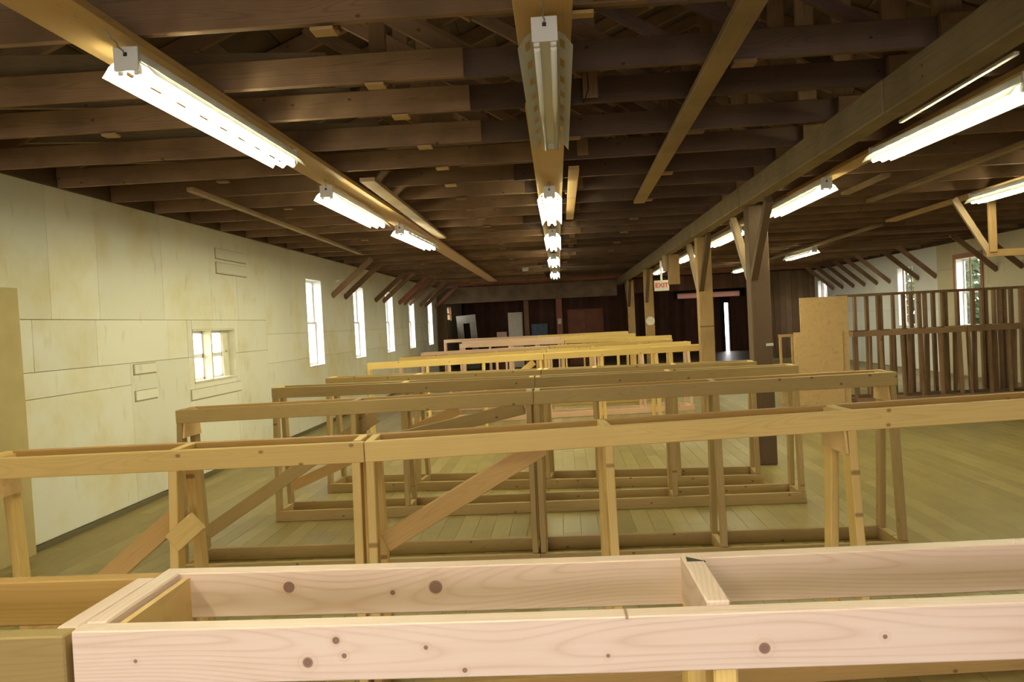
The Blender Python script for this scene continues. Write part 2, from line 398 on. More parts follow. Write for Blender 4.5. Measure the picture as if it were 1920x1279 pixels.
def tube(name, pts, r, mat, parent=None, seg=8):
    pts = [V(p) for p in pts]; bm = bmesh.new(); prev = None; o = pts[0].copy()
    for i, p in enumerate(pts):
        d = (pts[min(i + 1, len(pts) - 1)] - pts[max(i - 1, 0)]).normalized()
        a = d.orthogonal().normalized(); b2 = d.cross(a)
        cur = [bm.verts.new(p - o + a * r * math.cos(2 * math.pi * k / seg) + b2 * r * math.sin(2 * math.pi * k / seg)) for k in range(seg)]
        if prev:
            best = min(range(seg), key=lambda s: sum((prev[k].co - cur[(k + s) % seg].co).length for k in range(seg)))
            cur = cur[best:] + cur[:best]
            for k in range(seg): bm.faces.new((prev[k], prev[(k + 1) % seg], cur[(k + 1) % seg], cur[k]))
        else: bm.faces.new(cur[::-1])
        prev = cur
    bm.faces.new(prev); bmesh.ops.recalc_face_normals(bm, faces=bm.faces)
    for f in bm.faces: f.smooth = len(f.verts) == 4
    me = bpy.data.meshes.new(name); bm.to_mesh(me); bm.free(); me.materials.append(mat)
    return link(name, me, None, parent, Matrix.Translation(o))
def empty(name, loc, label=None, cat=None, group=None):
    o = bpy.data.objects.new(name, None); COL.objects.link(o); o.location = loc; o.empty_display_size = .1
    PM[o.name] = Matrix.Translation(loc)
    tag(o, label, cat, group); return o
def tag(o, label=None, cat=None, group=None, kind=None):
    for k, v in (('label', label), ('category', cat), ('group', group), ('kind', kind)):
        if v: o[k] = v
    return o
def struct(o): o['kind'] = 'structure'; return o
ORD = ['first', 'second', 'third', 'fourth', 'fifth', 'sixth', 'seventh', 'eighth', 'ninth', 'tenth', 'eleventh', 'twelfth', 'thirteenth', 'fourteenth', 'fifteenth',
       'sixteenth', 'seventeenth', 'eighteenth', 'nineteenth', 'twentieth', 'twenty-first', 'twenty-second', 'twenty-third', 'twenty-fourth', 'twenty-fifth', 'twenty-sixth', 'twenty-seventh', 'twenty-eighth', 'twenty-ninth', 'thirtieth', 'thirty-first', 'thirty-second']

XL, XR, YF, YE, YB = -4.17, 8.5, -6.0, 28.2, 35.0
ZC = 2.90

# ------------------------------------------------------------------ floor
fl = struct(box('floor', (XL - .2, YF - .2, -.20), (XR + .2, YB + .2, -.022), M['floorbase']))
PW = .137
def plank_rows():
    x = XL
    while x < XR - .02:
        yield x, min(x + PW, XR); x += PW
near, far = [], []
for x0, x1 in plank_rows():
    y = YF + rnd.uniform(-3.5, 0)
    while y < YB:
        y1 = y + rnd.uniform(3.0, 4.9); a, b2 = max(y, YF), min(y1, YB)
        if b2 - a > .05:
            (near if (b2 > 2.2 and a < 12.5) else far).append((x0, x1, a, b2))
        y = y1
near.sort(key=lambda q: max(q[2], 1.5) + abs((q[0] + q[1]) / 2) * .25)
far += near[300:]; near = near[:300]
for x0, x1, a, b2 in near:
    board('plank', ((x0 + x1) / 2, a + .002, -.011 - rnd.uniform(0, .0015)), ((x0 + x1) / 2, b2 - .002, -.011), x1 - x0 - .0016, .022, M['floor'], fl, up=(1, 0, 0), c=.0012)
o = boxes_mesh('far_planks', [((x0 + .001, a + .002, -.022), (x1 - .001, b2 - .002, -.0005)) for x0, x1, a, b2 in far], M['floor'], fl)
# grain runs along local X: turn this part so its X is the hall's length
me = o.data
for v in me.vertices: v.co = V((v.co.y, -v.co.x, v.co.z))
me.update(); o.matrix_local = Matrix.Translation(-V(PM[fl.name].translation)) @ Matrix.Rotation(math.pi / 2, 4, 'Z')
o['kind'] = 'stuff'
struct(box('terrain', (-60, -30, -.9), (70, 80, -.7), M['ground']))

# ------------------------------------------------------------------ walls
def wall_x(name, x_in, x_out, y0, y1, z1, holes, mat):
    """wall along the hall with window holes (ya, yb, za, zb)"""
    it = []; xs = (min(x_in, x_out), max(x_in, x_out)); y = y0
    for ya, yb, za, zb in sorted(holes):
        it.append(((xs[0], y, -.02), (xs[1], ya, z1)))
        it.append(((xs[0], ya, -.02), (xs[1], yb, za))); it.append(((xs[0], ya, zb), (xs[1], yb, z1))); y = yb
    it.append(((xs[0], y, -.02), (xs[1], y1, z1)))
    return struct(boxes_mesh(name, it, mat))
LW = [(13.42, 14.30), (16.52, 17.38), (19.58, 20.44), (22.55, 23.42), (25.78, 26.72)]
LZ = (1.04, 2.52)
SW = (9.13, 10.35, 1.10, 1.71)
holesL = [(a, b2, *LZ) for a, b2 in LW] + [SW, (29.7, 31.4, 1.80, 2.35)]
WLT = 2.93
wl = wall_x('wall_left', XL - .016, XL - .20, YF - .2, YB, WLT, holesL, M['walledge'])
def panel_wall(parent, x, sgn, rects, mat, holes, th=.012):
    for (ya, yb, za, zb) in rects:
        parts = [(ya, yb, za, zb)]
        for (ha, hb, hz0, hz1) in holes:
            nxt = []
            for (a, b2, z0, z1) in parts:
                if hb <= a or ha >= b2 or hz1 <= z0 or hz0 >= z1: nxt.append((a, b2, z0, z1)); continue
                if ha > a: nxt.append((a, ha, z0, z1))
                if hb < b2: nxt.append((hb, b2, z0, z1))
                m0, m1 = max(a, ha), min(b2, hb)
                if hz0 > z0: nxt.append((m0, m1, z0, hz0))
                if hz1 < z1: nxt.append((m0, m1, hz1, z1))
            parts = nxt
        for (a, b2, z0, z1) in parts:
            if b2 - a < .02 or z1 - z0 < .02: continue
            p = rnd.uniform(0, .003); g = .0022
            xs = sorted((x - sgn * .016, x - sgn * .016 + sgn * (th + p)))
            box('panel', (xs[0], a + g, z0 + g), (xs[1], b2 - g, z1 - g), mat, parent, c=.002)
rects = []
cuts_up = [-6.0, -3.4, -.9, .32, 1.54, 2.76, 3.98, 5.3, 6.56, 7.28, 8.5, 9.7, 10.5, 11.5, 12.7, 13.9, 15.1, 16.3, 17.5, 18.8, 20.0, 21.2, 22.4, 23.6, 24.8, 26.0, 27.2, 28.2]
for a, b2 in zip(cuts_up, cuts_up[1:]): rects.append((a, b2, 1.82 if a < 11.4 else 1.62, WLT))
cuts_mid = [-6.0, -2.2, 1.3, 3.8, 6.3, 7.2, 8.56, 9.01, 10.45, 11.5]
for a, b2 in zip(cuts_mid, cuts_mid[1:]): rects.append((a, b2, 1.40, 1.82))
cuts_low = [-6.0, -2.2, .1, 2.5, 4.9, 7.75, 9.0, 10.45, 11.5]
for i, (a, b2) in enumerate(zip(cuts_low, cuts_low[1:])):
    if b2 <= 7.8: rects.append((a, b2, .05, 1.19)); rects.append((a, b2, 1.19, 1.40))
    else: rects.append((a, b2, .05, 1.40))
cuts_fl = [11.5, 12.7, 15.1, 17.5, 20.0, 22.4, 24.8, 28.2]
for a, b2 in zip(cuts_fl, cuts_fl[1:]): rects.append((a, b2, .05, 1.20)); rects.append((a, b2, 1.20, 1.62))
panel_wall(wl, XL, 1, rects, M['wallpaint'], holesL)
# small covering pieces screwed onto the panels
for ya, yb, za, zb in ((9.88, 10.85, 2.58, 2.70), (9.88, 10.85, 2.40, 2.53), (7.81, 8.24, 1.29, 1.38), (7.81, 8.24, 1.03, 1.12), (9.02, 10.45, .92, 1.03)):
    pt = box('patch', (XL - .004, ya, za), (XL + .014, yb, zb), M['wallpaint'], wl)
    box('rim', (XL - .003, ya - .012, za - .014), (XL + .004, yb + .004, zb + .006), M['walledge'], pt)
bb = struct(box('shadow_gap_left', (XL - .012, YF, .0), (XL + .004, YE, .045), plain('floor_gap_shadow_strip', (.13, .11, .055), .9), None))  # dark strip painted for the shadow gap under the panels, not a baseboard
# tan sheet at the near end of the left wall
ts = empty('tan_sheet', (XL + .05, 4.9, 0), 'tall tan sheet leaning flat on the white wall at its near end', 'panel')
board('sheet', (XL + .035, 4.9, 0), (XL + .012, 4.9, 2.06), 2.44, .016, M['tansheet'], ts, up=(0, 1, 0))
# dark wall beyond the header, left
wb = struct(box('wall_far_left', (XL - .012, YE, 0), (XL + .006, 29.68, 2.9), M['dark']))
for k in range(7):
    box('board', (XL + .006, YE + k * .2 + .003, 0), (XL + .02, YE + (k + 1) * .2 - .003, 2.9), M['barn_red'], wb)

RW = [(17.25, 18.3), (20.45, 21.4), (26.95, 27.85)]
RZ = (1.05, 2.50)
holesR = [(a, b2, *RZ) for a, b2 in RW]
WRT = 2.87
wr = wall_x('wall_right', XR + .016, XR + .20, YF - .2, YB, WRT, holesR, M['walledge'])
rects = []
c2 = [19.2, 20.5, 21.7, 22.9, 24.1, 25.4, 26.6, 28.2]
for a, b2 in zip(c2, c2[1:]): rects += [(a, b2, .02, 1.45), (a, b2, 1.45, WRT)]
panel_wall(wr, XR, -1, rects, M['wallwhite'], holesR)
rects = []
c2 = [-6.0, -2.2, .2, 2.6, 5.0, 7.4, 9.8, 12.2, 14.6, 17.0, 19.2]
for a, b2 in zip(c2, c2[1:]): rects += [(a, b2, .02, 1.22), (a, b2, 1.22, 2.3), (a, b2, 2.3, WRT)]
panel_wall(wr, XR, -1, rects, M['walltan'], holesR)

# front wall behind the viewpoint with its wide doorway, rear wall, gables
XM = 2.05; SL = .42; EZ = 2.98
def ridge_z(x): return EZ + SL * ((x - XL) if x < XM else (XM - XL) - (x - XM) * (XM - XL) / (XR - XM))
RZm = ridge_z(XM)
DO = (-2.1, 2.7, 2.65)
wf = struct(boxes_mesh('wall_front', [((XL - .2, YF - .18, -.02), (DO[0], YF, 3.0)), ((DO[1], YF - .18, -.02), (XR + .2, YF, 3.0)), ((DO[0], YF - .18, DO[2]), (DO[1], YF, 3.0))], M['walltan']))
prism('gable', [(XL - .2, 3.0), (XR + .2, 3.0), (XM, RZm + .05)], 1, YF - .18, YF, M['barn'], wf)
d1 = struct(boxes_mesh('door_1', [((DO[0] - .09, YF, 0), (DO[0], YF + .03, DO[2] + .09)), ((DO[1], YF, 0), (DO[1] + .09, YF + .03, DO[2] + .09)), ((DO[0], YF, DO[2]), (DO[1], YF + .03, DO[2] + .09))], M['framewhite']))
portal('door_daylight', ((DO[0] + DO[1]) / 2, YF - .19, DO[2] / 2), (0, 1, 0), DO[1] - DO[0], DO[2])

# ceiling: decking plus its boards
def roof_z(x): return ridge_z(x) + .17
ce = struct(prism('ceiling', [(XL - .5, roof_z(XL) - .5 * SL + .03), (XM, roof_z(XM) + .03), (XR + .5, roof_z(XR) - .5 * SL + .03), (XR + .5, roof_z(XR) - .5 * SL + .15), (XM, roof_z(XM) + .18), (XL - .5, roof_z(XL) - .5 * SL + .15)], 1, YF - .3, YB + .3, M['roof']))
for side in (-1, 1):
    xa = XM; xb = (XL - .3) if side < 0 else (XR + .3)
    n = 20
    for k in range(n):
        x0 = xa + (xb - xa) * k / n; x1 = xa + (xb - xa) * (k + 1) / n
        z0, z1 = roof_z(x0), roof_z(x1)
        wd = math.hypot(x1 - x0, z1 - z0) - .006
        y = YF + rnd.uniform(-2, 0)
        while y < YB:
            y1 = y + rnd.uniform(8, 11); a, b2 = max(y, YF), min(y1, YB)
            if b2 - a > .1:
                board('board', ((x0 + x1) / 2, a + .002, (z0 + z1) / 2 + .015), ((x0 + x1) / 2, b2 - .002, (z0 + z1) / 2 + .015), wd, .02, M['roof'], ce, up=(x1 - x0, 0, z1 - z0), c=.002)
            y = y1

# rear wall: header over the opening on the left half, board wall on the right half, dim store room beyond
hd = empty('header_beam', ((XL + XM) / 2, YE - .35, 2.35), 'huge dark weathered header beam across the far end under the last lamp', 'beam')
box('beam_face', (XL + .03, YE - .55, 2.36), (1.90, YE - .40, 2.89), M['header'], hd)
box('bottom_plate', (XL + .03, YE - .40, 2.36), (1.90, YE - .22, 2.42), M['barn'], hd)
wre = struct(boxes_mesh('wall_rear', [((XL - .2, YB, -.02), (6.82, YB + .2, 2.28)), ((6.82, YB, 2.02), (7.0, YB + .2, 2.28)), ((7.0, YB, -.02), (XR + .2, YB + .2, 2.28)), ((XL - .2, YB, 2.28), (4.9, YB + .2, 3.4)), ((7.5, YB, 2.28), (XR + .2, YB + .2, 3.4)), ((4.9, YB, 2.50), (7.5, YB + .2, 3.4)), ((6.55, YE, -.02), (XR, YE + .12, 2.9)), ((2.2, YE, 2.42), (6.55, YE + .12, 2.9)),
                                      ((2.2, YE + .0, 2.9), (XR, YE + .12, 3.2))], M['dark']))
prism('gable', [(XL - .2, 3.0), (XR + .2, 3.0), (XM, RZm + .05)], 1, YB + .02, YB + .2, M['barn'], wre)
for k in range(10):
    box('board', (6.55 + k * .195 + .003, YE - .025, 0), (6.55 + (k + 1) * .195 - .003, YE, 2.9), M['barn'], wre)
for k in range(22):
    box('board', (2.2 + k * .2 + .003, YE - .02, 2.42 + .0), (2.2 + (k + 1) * .2 - .003, YE, 2.9), M['barn_red'], wre)
for k in range(60):
    x = XL + .1 + k * .21
    if x + .21 > 6.80 and x < 7.02: continue
    box('board', (x + .003, YB - .03, 0), (x + .207, YB, 2.27 if x + .21 > 4.9 and x < 7.5 else 3.3), M['barn_red'], wre)
strip = box('strip_pane', (4.9, YB + .10, 2.28), (7.5, YB + .104, 2.50), M['pinksheet'], wre)
portal('rear_daylight', (6.2, YB + .22, 1.3), (0, -1, 0), 2.8, 2.6)

for nm, xa, xb in (('trim_2', XL - .2, XL + .02), ('trim_3', XR - .02, XR + .2)):
    struct(box(nm, (xa, YF, 2.93 if nm == 'trim_2' else 2.87), (xb, YE, 3.12), M['roof']))
# ------------------------------------------------------------------ windows
def window(idx, xw, out, ya, yb, za, zb, mat, trim=None, bars=0, deep=.13):
    """double-hung sash set at the outside of the opening; out = -1 left wall, +1 right wall"""
    x0 = xw + out * deep
    fr = .035
    xs = sorted((x0, x0 + out * .05))
    r = struct(boxes_mesh('window_%d' % idx, [((min(xw - .0 * out, xs[0]) if False else sorted((xw, xs[1] if out > 0 else xs[0]))[0], ya, za), (sorted((xw, xs[1] if out > 0 else xs[0]))[1], ya + .012, zb)),
        ((sorted((xw, xs[1] if out > 0 else xs[0]))[0], yb - .012, za), (sorted((xw, xs[1] if out > 0 else xs[0]))[1], yb, zb)),
        ((sorted((xw, xs[1] if out > 0 else xs[0]))[0], ya + .012, zb - .012), (sorted((xw, xs[1] if out > 0 else xs[0]))[1], yb - .012, zb))], mat))
    box('sill', (sorted((xw - out * .02, xs[1] if out > 0 else xs[0]))[0], ya, za - .0), (sorted((xw - out * .02, xs[1] if out > 0 else xs[0]))[1], yb, za + .02), mat, r)
    zm = (za + zb) / 2
    for k, (z0, z1) in enumerate(((za + .02, zm + .015), (zm - .015, zb - .012))):
        xo = x0 + out * (.0 if k == 0 else .022)
        xa, xb = sorted((xo, xo + out * .02))
        sash = boxes_mesh('sash', [((xa, ya + .012, z0), (xb, ya + .012 + fr, z1)), ((xa, yb - .012 - fr, z0), (xb, yb - .012, z1)),
                                   ((xa, ya + .012 + fr, z0), (xb, yb - .012 - fr, z0 + fr)), ((xa, ya + .012 + fr, z1 - fr), (xb, yb - .012 - fr, z1))], mat, r)
        box('pane', (xa + .008, ya + .012 + fr, z0 + fr), (xb - .008, yb - .012 - fr, z1 - fr), M['glass'], sash, c=.0005)
    if trim:
        xa, xb = sorted((xw, xw - out * .02)); tw = .10
        boxes_mesh('casing', [((xa, ya - tw, za - tw), (xb, ya, zb + tw)), ((xa, yb, za - tw), (xb, yb + tw, zb + tw)), ((xa, ya, zb), (xb, yb, zb + tw)), ((xa, ya, za - tw), (xb, yb, za))], trim, r)
    for k in range(bars):
        y = ya + (yb - ya) * (k + 1) / (bars + 1)
        board('bar', (xw + out * .05, y, za), (xw + out * .05, y, zb), .03, .02, M['brown'], r, up=(0, 1, 0))
    portal('window_daylight', (xw + out * .21, (ya + yb) / 2, (za + zb) / 2), (-out, 0, 0), yb - ya, zb - za)
    return r
for i, (a, b2) in enumerate(LW): window(i + 1, XL, -1, a, b2, *LZ, M['framewhite'])
window(9, XL, -1, 29.7, 31.4, 1.80, 2.35, M['framered'], deep=.05)
window(6, XR, 1, *RW[0], *RZ, M['framewhite'], trim=M['framered'], bars=1)
window(7, XR, 1, *RW[1], *RZ, M['framewhite'], bars=3)
window(8, XR, 1, *RW[2], *RZ, M['framewhite'], bars=3)
# small two-bay window in the left wall
ya, yb, za, zb = SW
ws = struct(boxes_mesh('window_10', [((XL - .2, ya, za), (XL, ya + .015, zb)), ((XL - .2, yb - .015, za), (XL, yb, zb)), ((XL - .2, ya, zb - .015), (XL, yb, zb)), ((XL - .2, ya, za), (XL + .012, yb, za + .02))], M['framecream']))
box('divider', (XL - .125, 9.62, za + .02), (XL - .002, 9.66, zb - .015), M['framecream'], ws)
box('board', (XL - .105, 10.16, za + .02), (XL - .085, yb - .015, zb - .015), M['framecream'], ws)
box('knob', (XL - .085, 10.22, 1.42), (XL - .065, 10.245, 1.445), M['steel'], ws)
for a, b2, zz_ in ((ya + .015, 9.62, 1.40), (9.66, 10.16, 1.40)):
    s = boxes_mesh('sash', [((XL - .125, a, za + .02), (XL - .105, a + .022, zb - .015)), ((XL - .125, b2 - .022, za + .02), (XL - .105, b2, zb - .015)), ((XL - .125, a, za + .02), (XL - .105, b2, za + .05)), ((XL - .125, a, zb - .045), (XL - .105, b2, zb - .015)), ((XL - .125, a, 1.375), (XL - .105, b2, 1.425))], M['framewhite'], ws)
    box('pane', (XL - .117, a + .022, za + .05), (XL - .113, b2 - .022, zb - .045), M['glass'], s, c=.0005)
portal('window_daylight', (XL - .22, (ya + yb) / 2, (za + zb) / 2), (1, 0, 0), yb - ya, zb - za)

# ------------------------------------------------------------------ roof trusses
ty = [3.51, 4.34, 5.01, 5.89, 6.72]
while ty[-1] < 26.9: ty.append(ty[-1] + .826)
CH = .15
for i, y in enumerate(ty):
    where = ORD[i] + ' from the near end'
    red = i >= len(ty) - 3
    t = empty('roof_truss', (XM, y, ZC), 'dark old timber roof truss spanning the hall, ' + where, 'truss', 'roof trusses over the hall')
    dz = rnd.uniform(0, .012); tl = rnd.uniform(-.02, .02)
    cm = M['truss_red'] if red else M['truss']
    sp = -.35 + rnd.uniform(-.5, .5)
    far_t = i > 16
    board('bottom_chord', (XL + .03, y, ZC + CH / 2 + dz + .015), (sp + .35, y, ZC + CH / 2 + dz), CH, .045, cm, t)
    board('bottom_chord', (sp - .35, y + .047, ZC + CH / 2 + dz + tl * .3), (2.14, y + .047, ZC + CH / 2 + dz), CH, .045, cm if red else M['truss_shaded'], t)
    board('bottom_chord', (1.98, y - .002, ZC + CH / 2 + dz), (XR - .03, y - .002, ZC + CH / 2 + dz), CH, .045, cm, t)
    # second low grey board over the left chord
    board('splice_board', (XL + .2, y + .095, ZC + .30 + tl), (sp - .4, y + .07, ZC + .14), .12, .04, M['truss_grey'], t)
    board('rafter', (XL - .1, y + .01, ridge_z(XL - .1) + .085), (XM, y + .01, ridge_z(XM) + .085), .14, .045, M['truss'], t, up=(0, 0, 1))
    board('rafter', (XR + .1, y + .01, ridge_z(XR + .1) + .085), (XM, y + .01, ridge_z(XM) + .085), .14, .045, M['truss'], t, up=(0, 0, 1))
    board('king_post', (XM, y + .07, ZC + .05), (XM, y + .07, RZm), .14, .04, M['truss'], t, up=(1, 0, 0))
    vx = -.93 + rnd.uniform(-.03, .03)
    board('vertical', (vx, y + .115, ZC + .02), (vx, y + .115, ridge_z(vx) + .05), .09, .038, M['web'], t, up=(1, 0, 0))
    box('cleat', (vx - .05, y - .03, ZC - .016), (vx + .05, y + .06, ZC), M['plank'] if i < 6 else M['web'], t)
    if i % 2 == 0: box('cleat', (-2.78, y - .03, ZC - .016), (-2.69, y + .04, ZC + .0), M['plank'] if i < 4 else M['web'], t)
    if i % 3 == 0: box('cleat', (.10, y + .0, ZC - .016), (.20, y + .06, ZC + .0), M['plank'] if i < 2 else M['web'], t)
    if i % 2 == 1 and not far_t: box('cleat', (.95, y + .0, ZC - .022), (1.07, y + .09, ZC + .0), M['web'], t)
    for bx in (-.41, .38, 1.15, 1.74):
        x1 = bx - 1.35; z1 = min(ZC + .1 + 1.35 * .62, ridge_z(x1) + .02)
        board('web', (bx + .1, y + .10 + .02 * (bx > 0), ZC + .06), (x1, y + .10 + .02 * (bx > 0), z1), .075 if bx > 0 else .09, .038, M['truss_red'] if red else M['truss_shaded'] if bx > .5 else M['web'], t, up=(.6, 0, 1))
    if i % 2 == 0 and not far_t:
        board('vertical', (.24, y - .04, ZC + .02), (.24, y - .04, ridge_z(.24) + .05), .09, .038, M['web'], t, up=(1, 0, 0))
    for bx in (2.6, 3.5, 4.6) if i % 3 == 0 else (3.1,):
        x1 = bx + 1.35; z1 = min(ZC + .1 + 1.35 * .62, ridge_z(x1) + .02)
        board('web', (bx - .1, y + .09, ZC + .06), (x1, y + .09, z1), .09, .038, M['web'], t, up=(-.6, 0, 1))

# ------------------------------------------------------------------ centre beam and posts
cb = empty('centre_beam', (2.03, 13, 2.70), 'long grey-brown timber beam running down the hall on the posts', 'beam')
ys = [.2, 4.9, 8.75, 12.0, 15.1, 18.9, 23.0, 27.6]
for k, (a, b2) in enumerate(zip(ys, ys[1:])):
    dx = rnd.uniform(-.006, .006)
    board('beam_length', (1.975 + dx, a + .003, 2.797), (1.975 - dx, b2 - .003, 2.797), .20, .14, M['beam'], cb, c=.008)
def post(y, x, w2, label, mat, braces=((-1, .8), (1, .8)), extra=None, lat=False):
    p = empty('timber_post', (x, y, 0), label, 'post', 'posts under the centre beam')
    board('shaft', (x, y, 0), (x, y, 2.695), w2, w2, mat, p, up=(0, 1, 0), c=.008)
    for s, run in braces:
        board('knee_brace', (x - .06, y + s * (w2 / 2 - .02), 1.95), (x - .06, y + s * (w2 / 2 + run), 2.65), .085, .07, M['post'] if s < 0 else M['plank_old'], p, up=(0, -s, 1))
    return p
p = post(8.78, 2.07, .20, 'nearest thick brown post with knee braces and a grey bracket', M['post'], braces=((-1, .72), (1, .72)))
box('bracket', (2.10, 8.655, 1.235), (2.17, 8.69, 1.262), M['greycard'], p)
post(12.0, 2.07, .20, 'orange-brown post second from the viewer, behind the braced brown post', M['post_tan'], braces=((-1, .75), (1, .75)))
p = post(19.3, 2.05, .20, 'fourth brown post with a round pale plate low on its face', M['post_tan'], braces=((-1, .7),))
pl = tube('plate', [(2.05, 19.18, 1.50), (2.05, 19.196, 1.50)], .10, M['doorwhite'], p, seg=20)
post(24.6, 2.08, .20, 'far orange-brown post standing at the end of the rows of tables', M['post_tan'], braces=((-1, .7), (1, .7)))
hs = empty('hanging_stub', (2.07, 15.1, 2.2), 'sawn-off tan post stub hanging from the beam near the exit sign', 'post stub')
board('stub', (2.07, 15.1, 2.16), (2.07, 15.1, 2.695), .19, .20, M['post_tan'], hs, up=(1, 0, 0))
board('side_block', (1.93, 15.12, 2.40), (1.93, 15.12, 2.695), .10, .06, M['plank_old'], hs, up=(1, 0, 0))

# knee braces from the walls up to the trusses
LB = [14.96, 15.84, 18.47, 19.31, 21.2, 21.95, 22.7, 24.4, 25.3, 27.3]
for i, y in enumerate(LB):
    mat = M['truss_red'] if i in (4, 9) else M['truss']
    o = board('knee_brace', (XL + .0, y, 2.26), (XL + .78, y, 2.915), .10, .045, mat, None, up=(-1, 0, 1))
    tag(o, '%s knee brace on the white left wall, %s from the near end' % ('reddish' if i in (4, 9) else 'dark', ORD[i]), 'brace', 'wall braces along the left wall')
RB = [26.26, 25.42, 24.49, 23.61, 22.71, 21.84, 20.15, 19.23, 16.63, 15.73]
for i, y in enumerate(RB):
    o = board('knee_brace', (XR - .0, y, 2.17), (XR - .85, y, 2.915), .10, .045, M['truss'], None, up=(1, 0, 1))
    tag(o, 'dark knee brace on the right wall, %s from the far end' % ORD[i], 'brace', 'wall braces along the right wall')

# ------------------------------------------------------------------ planks and battens under the chords
def flat_plank(label, x0, y0, x1, y1, wd, mat, z=ZC - .02, t=.036):
    o = board('ceiling_plank', (x0, y0, z), (x1, y1, z), t, wd, mat, None, up=(0, 0, 1)); tag(o, label, 'plank', 'planks under the trusses'); return o
flat_plank('broad tan plank down the middle, nearest length, above the unlit shop light', .0, 1.2, -.02, 4.9, .24, M['plank'])
flat_plank('broad tan plank down the middle, second length, above the first lit centre lamp', -.03, 4.905, -.06, 10.2, .24, M['plank'])
flat_plank('broad tan plank down the middle, last length at the far lamps', -.06, 10.205, -.10, 26.0, .24, M['plank_old'])
flat_plank('broad tan plank on the left above the big lit shop light', -1.86, .4, -1.85, 9.4, .26, M['plank'])
flat_plank('second length of broad plank on the left, running on to the far end', -1.85, 9.41, -1.94, 24.3, .25, M['plank_far'])
flat_plank('narrow grey plank beside the broad left plank, above the second lit lamp', -1.58, 6.95, -1.64, 11.8, .13, M['plank_old'])
flat_plank('narrow brown plank slanting under the trusses between middle plank and beam', .83, 2.2, .93, 9.3, .12, M['plank_old'])
flat_plank('short bright tan board beside the middle plank over the second lamp', .17, 7.0, .17, 10.4, .09, M['plank'])
flat_plank('tan plank right of the beam above the row of lit lamps', 2.74, 2.5, 2.66, 9.4, .18, M['plank'])
flat_plank('far length of tan plank above the right lamp row', 2.66, 9.41, 2.60, 25.0, .18, M['plank_old'])
flat_plank('thin pale batten just right of the centre beam', 2.44, 4.5, 2.45, 6.0, .03, M['white'], t=.02)
flat_plank('short grey batten under the trusses beyond the big right lamp', 3.27, 8.4, 3.27, 9.6, .09, M['plank_old'])
flat_plank('long grey batten right of the big lit lamp', 3.92, 6.6, 3.84, 10.4, .09, M['plank_old'])
flat_plank('brown plank above the far right lamps', 5.02, 6.8, 5.10, 13.0, .16, M['plank'])
flat_plank('grey plank above the farthest right lamp', 5.15, 13.6, 5.25, 22.0, .14, M['plank_old'])
flat_plank('narrow brown batten under the trusses near the left wall', -3.1, 6.9, -3.25, 13.5, .06, M['plank_old'])

# ------------------------------------------------------------------ shop lights
def wing(side, ln):
    """reflector wing with a row of slots, curving down from the housing"""
    bm = bmesh.new(); prof = [(.045, .036), (.062, .034), (.082, .018), (.085, .013), (.112, -.024)]
    n = 8; cell = ln / n; ysl = []
    for k in range(n): ysl += [k * cell, k * cell + cell * .30, k * cell + cell * .70]
    ysl.append(ln); g = []
    for yy in ysl: g.append([bm.verts.new((side * px, yy, pz)) for px, pz in prof])
    for a in range(len(ysl) - 1):
        for k in range(len(prof) - 1):
            if k == 1 and a % 3 == 1: continue
            bm.faces.new((g[a][k], g[a + 1][k], g[a + 1][k + 1], g[a][k + 1]))
    bmesh.ops.solidify(bm, geom=bm.faces[:], thickness=.0015)
    bmesh.ops.recalc_face_normals(bm, faces=bm.faces)
    me = bpy.data.meshes.new('reflector'); bm.to_mesh(me); bm.free(); me.materials.append(M['reflector']); return me
LN = 2.05
WING = {s: wing(s, LN) for s in (-1, 1)}
def shop_light(x, y, z, label, lit=True, tilt=0.0, yaw=0.0, chain=((0, -.0, .16), (0, .0, .16))):
    """y = near end; z = tube level"""
    r = empty('shop_light', (x, y, z + .03), label, 'lamp', 'hanging shop lights')
    R = Matrix.Translation((x, y, z + .03)) @ Matrix.Rotation(yaw, 4, 'Z') @ Matrix.Rotation(tilt, 4, 'X')
    PM[r.name] = R; r.matrix_local = R
    def put(name, me, mat, loc=(0, 0, 0), rot=None):
        return link(name, me, mat, r, R @ Matrix.Translation(loc))
    put('housing', mesh_of(.10, LN - .01, .055, M['white'], .004), M['white'], (0, LN / 2, .052))
    for s in (-1, 1): put('reflector', WING[s], None)
    for e, yy in ((0, -.006), (1, LN + .006)):
        # end cap with sockets, keyhole slot above
        put('end_cap', mesh_of(.105, .014, .10, M['white'], .003), M['white'], (0, yy, .045))
        for s in (-1, 1): put('socket', mesh_of(.026, .03, .045, M['white'], .004), M['white'], (s * .034, .02 if e == 0 else LN - .02, .005))
        put('keyhole', mesh_of(.016, .004, .016, M['blackcord'], .003), M['blackcord'], (0, yy - .0075 if e == 0 else yy + .0075, .062))
    tm = M['tube'] if lit else M['tube_off']
    for s in (-1, 1):
        o = tube('tube', [(0, .035, 0), (0, LN - .035, 0)], .013, tm, None, seg=10)
        o.parent = r; o.matrix_local = Matrix.Translation((s * .034, .035, -.018)); PM[o.name] = R
    if not lit: pass
    for e, (dx, dy, dzc) in enumerate(chain):
        base = R @ V((0, -.012 if e == 0 else LN + .012, .062))
        top = V((base.x + dx, base.y + dy, ZC - .04)); n = max(2, int((top - base).length / .035))
        o = tube('chain', [base + (top - base) * k / (n * 2) + V(((.004 if k % 2 else -.004), 0, 0)) for k in range(n * 2 + 1)], .0035, M['steel'], r, seg=5)
    return r
zt = 2.70
shop_light(-1.74, -.56, zt, 'lit shop light near the left wall, above the picture edge')
shop_light(-.01, -.56, zt, 'lit shop light over the nearest table, above the picture edge')
shop_light(-.01, 3.36, zt, 'unlit shop light with bare tubes under the middle plank nearest the viewer', lit=False, chain=((-.005, -.12, 0), (0, .1, 0)))
